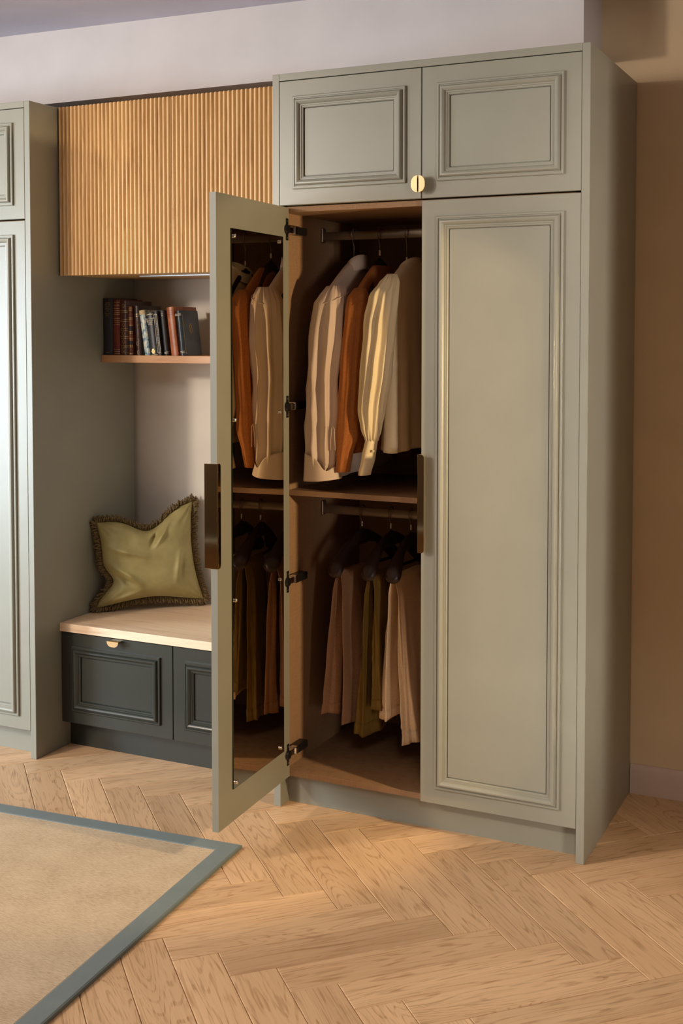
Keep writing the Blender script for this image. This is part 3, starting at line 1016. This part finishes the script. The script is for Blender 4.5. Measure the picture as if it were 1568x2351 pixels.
def tube_table(tab, z1, z0, nz, na, fold, seed, power=1.0, fold_fn=None):
    """stack of closed rings: table rows (z, cx, cy, rx, ry)"""
    rings = []
    for i in range(nz + 1):
        z = z1 + (z0 - z1) * i / nz
        cx, cy, rx, ry = smooth_lerp(tab, z)
        ring = []
        f = i / nz
        for k in range(na):
            a = 2 * math.pi * k / na
            c_, s_ = math.cos(a), math.sin(a)
            e = 1.0
            if power != 1.0:
                c_ = math.copysign(abs(c_) ** power, c_); s_ = math.copysign(abs(s_) ** power, s_)
            d = fold_fn(a, f, z) if fold_fn else 0
            d += fold * noise.noise(Vector((math.cos(a) * 2.6 + seed, math.sin(a) * 2.6, z * 3.2)))
            d += fold * .5 * noise.noise(Vector((math.cos(a) * 6 + seed, math.sin(a) * 6, z * 2.0)))
            ring.append((cx + c_ * (rx + d), cy + s_ * (ry + d), z))
        rings.append(ring)
    return rings

def open_loft(name, rings, m, parent, thick=.0012, cap_top=False):
    bm = BM()
    loft(bm, rings, cap_top, False)
    o = obj(name, bm, m, parent, smooth=True)
    md = o.modifiers.new('shell', 'SOLIDIFY'); md.thickness = thick; md.offset = -1
    return o

def torso_rings(xc, ztop, zsh, zhem, half, tn, seed, hem_wave=.004, folds=7, amp=.006, tilt=0.0, yfr=.31, neck=.055):
    """flat body seen edge-on: long in y, thin in x, shoulders sloping from the neck"""
    rings = []
    nz, na = 46, 120
    for i in range(nz + 1):
        f = i / nz
        if f < .22:                     # neck to shoulder
            g = f / .22
            z = ztop + (zsh - ztop) * g
            hy = neck + (half - neck) * (g ** .85)
            hx = tn * (.55 + .25 * g)
        else:
            g = (f - .22) / .78
            z = zsh + (zhem - zsh) * g
            hy = half * (1 - .05 * math.sin(math.pi * min(1, g * 1.2)))
            hx = tn * (.8 + .35 * g)
        ring = []
        for k in range(na):
            a = 2 * math.pi * k / na
            c_, s_ = math.cos(a), math.sin(a)
            w = math.copysign(abs(c_) ** .75, c_)
            l = math.copysign(abs(s_) ** .9, s_)
            gg = max(0, (f - .2) / .8)
            d = amp * gg * math.sin(folds * a + seed + 1.1 * math.sin(2 * a + seed)) + amp * .6 * gg * noise.noise(Vector((a * 1.7 + seed, z * 2.5, seed)))
            zz = z
            if i == nz: zz += hem_wave * math.sin(3 * a + seed)
            ring.append((xc + w * (hx + d) + tilt * s_ * hy, yfr + l * hy, zz))
        rings.append(ring)
    return rings

def button(parent, p, r=.0045, m=None, name='button'):
    bm = BM()
    p = Vector(p)
    tube(bm, [p + Vector((.0016, -.0035, 0)), p], [r, r], 10)
    return obj(name, bm, m or PAGE, parent, local=False, smooth=True, auto=40)

def collar_bm(xc, yc, z0, z1, rx, ry, tilt=.045):
    # stand and fallen leaf, high at the nape (towards +x), low at the front
    rings = []
    na = 48
    for f, gx in ((0, 1.05), (.4, 1.0), (.85, .93), (1.0, .95), (1.0, 1.05), (.6, 1.14), (.05, 1.25)):
        ring = []
        for k in range(na):
            a = 2 * math.pi * k / na
            z = z0 + (z1 - z0) * f - tilt * ((1 - math.cos(a)) * .5) ** 1.2
            ring.append((xc + rx * gx * math.cos(a), yc + ry * gx * math.sin(a), z))
        rings.append(ring)
    bm = BM()
    loft(bm, rings, False, False)
    return bm

# beige silk shirt ------------------------------------------------
shirt = thing('shirt', 'beige silk shirt with turned-back cuff, leftmost on the upper rail', 'shirt', (.150, .31, 1.09))
open_loft('body', torso_rings(.163, 1.825, 1.725, 1.110, .225, .036, 1.3, folds=6, amp=.007), M['shirt_beige'], shirt, cap_top=True)
obj('collar', collar_bm(.166, .300, 1.800, 1.852, .027, .056), M['shirt_beige'], shirt, smooth=True)
def f1(a, f, z):
    w = math.sin(4 * a + .35 * math.sin(z * 5) + .8 * z)
    return .013 * max(0, min(1, f * 3)) * (1 - 2 * abs(w) ** .7) + (.003 * math.sin(17 * a) * max(0, 1 - f * 5))
tabl = [(1.735, .180, .110, .026, .036), (1.715, .176, .100, .042, .045), (1.68, .170, .090, .055, .050), (1.56, .163, .082, .060, .052), (1.43, .151, .078, .053, .050),
        (1.31, .150, .074, .056, .050), (1.20, .146, .070, .053, .046), (1.16, .147, .068, .050, .044), (1.115, .147, .067, .036, .032)]
open_loft('sleeve', tube_table(tabl, 1.738, 1.115, 46, 84, .005, 2.2, fold_fn=f1), M['shirt_beige'], shirt, cap_top=True)
rings = []
for k in range(11):
    f = k / 10
    ring = []
    for j in range(72):
        a = 2 * math.pi * j / 72
        zt = 1.165 + .022 * math.cos(a - R(200)) - .026 * math.exp(-((a - R(305)) / .42) ** 2)
        zb = 1.100 + .006 * math.cos(a - R(30))
        w = 1.0 + .13 * f + .06 * math.exp(-((a - R(190)) / .7) ** 2) * (1 - f)
        ring.append((.147 + .058 * w * math.cos(a) * (1 + .05 * math.sin(3 * a + 1)), .067 + .048 * w * math.sin(a) * (1 + .05 * math.sin(4 * a)), zt + (zb - zt) * f))
    rings.append(ring)
open_loft('cuff', rings, M['shirt_beige'], shirt, .0022)
bm = BM()
tabp = smooth_lerp
for zz0, zz1 in ((1.195, 1.275),):
    pts = [(.193, .037, 1.200), (.194, .036, 1.235), (.197, .035, 1.270), (.200, .036, 1.279), (.205, .040, 1.270), (.207, .042, 1.200)]
    tube(bm, pts, .0012, 5)
obj('placket', bm, M['shirt_beige'], shirt, smooth=True)
def seam(parent, m, tab, z, drop, yaw_=0.0, r=.0014):
    cx, cy, rx, ry = smooth_lerp(tab, z)
    bm = BM()
    pts = []
    for k in range(33):
        a = 2 * math.pi * k / 32
        pts.append((cx + (rx + .0045) * math.cos(a), cy + (ry + .0045) * math.sin(a), z + drop * math.sin(a) + .012 * math.cos(a)))
    tube(bm, pts, r, 6, caps=False)
    obj('seam', bm, m, parent, smooth=True)
seam(shirt, M['shirt_beige'], tabl, 1.700, .018)
# rear sleeve, mostly hidden
tabl2 = [(1.735, .163, .505, .018, .030), (1.70, .163, .515, .045, .045), (1.56, .160, .520, .050, .045), (1.15, .155, .520, .045, .040)]
open_loft('sleeve', tube_table(tabl2, 1.738, 1.12, 24, 48, .005, 8.2), M['shirt_beige'], shirt, cap_top=True)

# rust jumper -----------------------------------------------------
jump = thing('jumper', 'rust orange knitted cardigan hanging between the two pale shirts', 'jumper', (.248, .31, 1.12))
open_loft('body', torso_rings(.258, 1.812, 1.715, 1.190, .215, .032, 4.1, folds=4, amp=.004, neck=.065), M['rust'], jump, .003, cap_top=True)
def f2(a, f, z): return .003 * math.sin(3 * a + 2)
tabj = [(1.728, .266, .112, .016, .026), (1.705, .265, .100, .034, .040), (1.66, .265, .090, .037, .044), (1.46, .248, .080, .032, .040), (1.32, .240, .078, .032, .040),
        (1.26, .238, .076, .034, .040), (1.18, .228, .074, .022, .034), (1.13, .222, .074, .019, .032)]
open_loft('sleeve', tube_table(tabj, 1.730, 1.128, 40, 64, .004, 12.0, fold_fn=f2), M['rust'], jump, .003, cap_top=True)
seam(jump, M['rust'], tabj, 1.690, .016, 0, .0012)
tabj2 = [(1.728, .258, .500, .016, .026), (1.68, .258, .512, .036, .042), (1.13, .250, .515, .030, .034)]
open_loft('sleeve', tube_table(tabj2, 1.728, 1.128, 20, 40, .004, 15.0, fold_fn=f2), M['rust'], jump, .003, cap_top=True)
button(jump, (.222, .185, 1.245), .007, M['hanger'])

# cream blouse ----------------------------------------------------
blouse = thing('blouse', 'cream silk blouse with gathered sleeve and buttoned cuff beside the closed door', 'blouse', (.348, .31, 1.12))
open_loft('body', torso_rings(.372, 1.820, 1.735, 1.196, .215, .046, 2.7, folds=11, amp=.007), M['cream'], blouse, cap_top=True)
obj('collar', collar_bm(.362, .300, 1.800, 1.838, .030, .058), M['cream'], blouse, smooth=True)
def f3(a, f, z):
    g = .004 * math.sin(16 * a) * (max(0, 1 - f * 4.5) + max(0, (f - .82) / .18) * .8)
    w = math.sin(5 * a + .3 * math.sin(z * 6))
    return g + .009 * min(1, f * 4) * (1 - f ** 6) * (1 - 2 * abs(w) ** .8)
tabb = [(1.772, .380, .112, .012, .022), (1.750, .376, .100, .030, .034), (1.705, .362, .084, .046, .048), (1.60, .350, .078, .048, .050), (1.46, .338, .074, .045, .050),
        (1.33, .324, .070, .040, .047), (1.27, .324, .068, .030, .038), (1.235, .326, .068, .018, .026)]
open_loft('sleeve', tube_table(tabb, 1.774, 1.234, 44, 96, .003, 21.0, fold_fn=f3), M['cream'], blouse, cap_top=True)
tabk = [(1.240, .326, .068, .019, .027), (1.18, .315, .067, .021, .030), (1.122, .301, .066, .018, .031)]
open_loft('cuff', tube_table(tabk, 1.238, 1.122, 10, 40, .002, 25.0), M['cream'], blouse, .002)
button(blouse, (.342, .046, 1.203))
tabb2 = [(1.752, .372, .500, .014, .026), (1.70, .368, .512, .042, .042), (1.24, .362, .515, .030, .034)]
open_loft('sleeve', tube_table(tabb2, 1.752, 1.234, 20, 48, .004, 28.0), M['cream'], blouse, cap_top=True)

# trousers --------------------------------------------------------
def trousers(name, label, hxi, m, left_hem, right_hem, spreadL, spreadR, s0, s1, seed, amp=.006, nf=5, extra=None, wideL=.026, wideR=.026, elastic=False):
    hx, rot = hxi
    zbar = RZ2 - .052 - .105 - .030
    t = thing(name, label, 'trousers', (hx, .31, min(left_hem, right_hem)), 'folded trousers on the lower rail')
    ca, sa = math.cos(R(-90) + rot), math.sin(R(-90) + rot)
    def W(s, tt, z):                    # along the hanger, across it (to the right), height
        tt2 = tt + .012
        return (hx + ca * s - sa * tt2, .31 + sa * s + ca * tt2, z)
    for nm, sg, hem, spread, wide in (('leg', -1, left_hem, spreadL, wideL), ('leg', 1, right_hem, spreadR, wideR)):
        rings = []
        nz, na = 40, 90
        for i in range(nz + 1):
            f = i / nz
            z = zbar + .0075 + (hem - zbar - .0075) * f
            # cloth wraps the bar, then falls and widens
            tcen = sg * (.0065 + .010 * min(1, f * 8) + spread * f ** 1.2)
            tw = .0035 + wide * (f ** .8)
            sc = (s0 + s1) / 2 + .010 * f
            sw = (s1 - s0) / 2 * (.93 + .07 * f)
            ring = []
            for k in range(na):
                a = 2 * math.pi * k / na
                c_, s_ = math.cos(a), math.sin(a)
                l = math.copysign(abs(c_) ** .85, c_)
                g = min(1, f * 2.5)
                d = amp * g * (1 - 2 * abs(math.sin(nf * .5 * a + seed + sg + .5 * math.sin(z * 6 + seed) + z * 1.5)) ** .8) + amp * .9 * g * noise.noise(Vector((c_ * 2.2 + seed, s_ * 2.2 + sg * 3, z * 3.5)))
                if elastic and f > .90: d += .0022 * math.sin(34 * a) - .004
                zz = z + (.004 * math.sin(2 * a + seed) if i == nz else 0)
                ring.append(W(sc + l * (sw + d), tcen + s_ * (tw + d * .8), zz))
            rings.append(ring)
        open_loft(nm, rings, m, t, .0018, cap_top=True)
        # hem band
        hb = []
        for i in (nz - 3, nz - 2, nz - 1, nz):
            cx = sum(p[0] for p in rings[i]) / na; cy = sum(p[1] for p in rings[i]) / na
            hb.append([(cx + (p[0] - cx) * 1.02 + (.0008 if p[0] > cx else -.0008), cy + (p[1] - cy) * 1.012, p[2]) for p in rings[i]])
        open_loft('hem', hb, m, t, .0012)
    # fold over the bar
    bm = BM()
    pr2 = []
    for k in range(13):
        a = math.pi * k / 12
        pr2.append((math.cos(a) * .0105, math.sin(a) * .0085))
    loft(bm, [[W(s, a, zbar + b) for a, b in pr2 + [(x * .75, y * .7 - .0005) for x, y in pr2[::-1]]] for s in [s0 + (s1 - s0) * j / 8 for j in range(9)]])
    obj('fold', bm, m, t, smooth=True)
    if extra: extra(t, W)
    return t
trousers('trousers', 'taupe brown linen trousers folded over the leftmost lower hanger', HL[0], M['taupe'], .284, .262, .030, .010, -.06, .170, 1.0, .012, 5, wideR=.022)
trousers('trousers', 'olive green corduroy trousers folded over the middle lower hanger', HL[1], M['olive_cord'], .232, .330, .018, .004, -.05, .175, 3.0, .011, 6, wideL=.023, wideR=.018)
trousers('trousers', 'cream linen trousers with elasticated hem beside the closed door', HL[2], M['cream_linen'], .300, .235, .012, .040, -.05, .185, 5.5, .013, 5, elastic=True, wideL=.023)
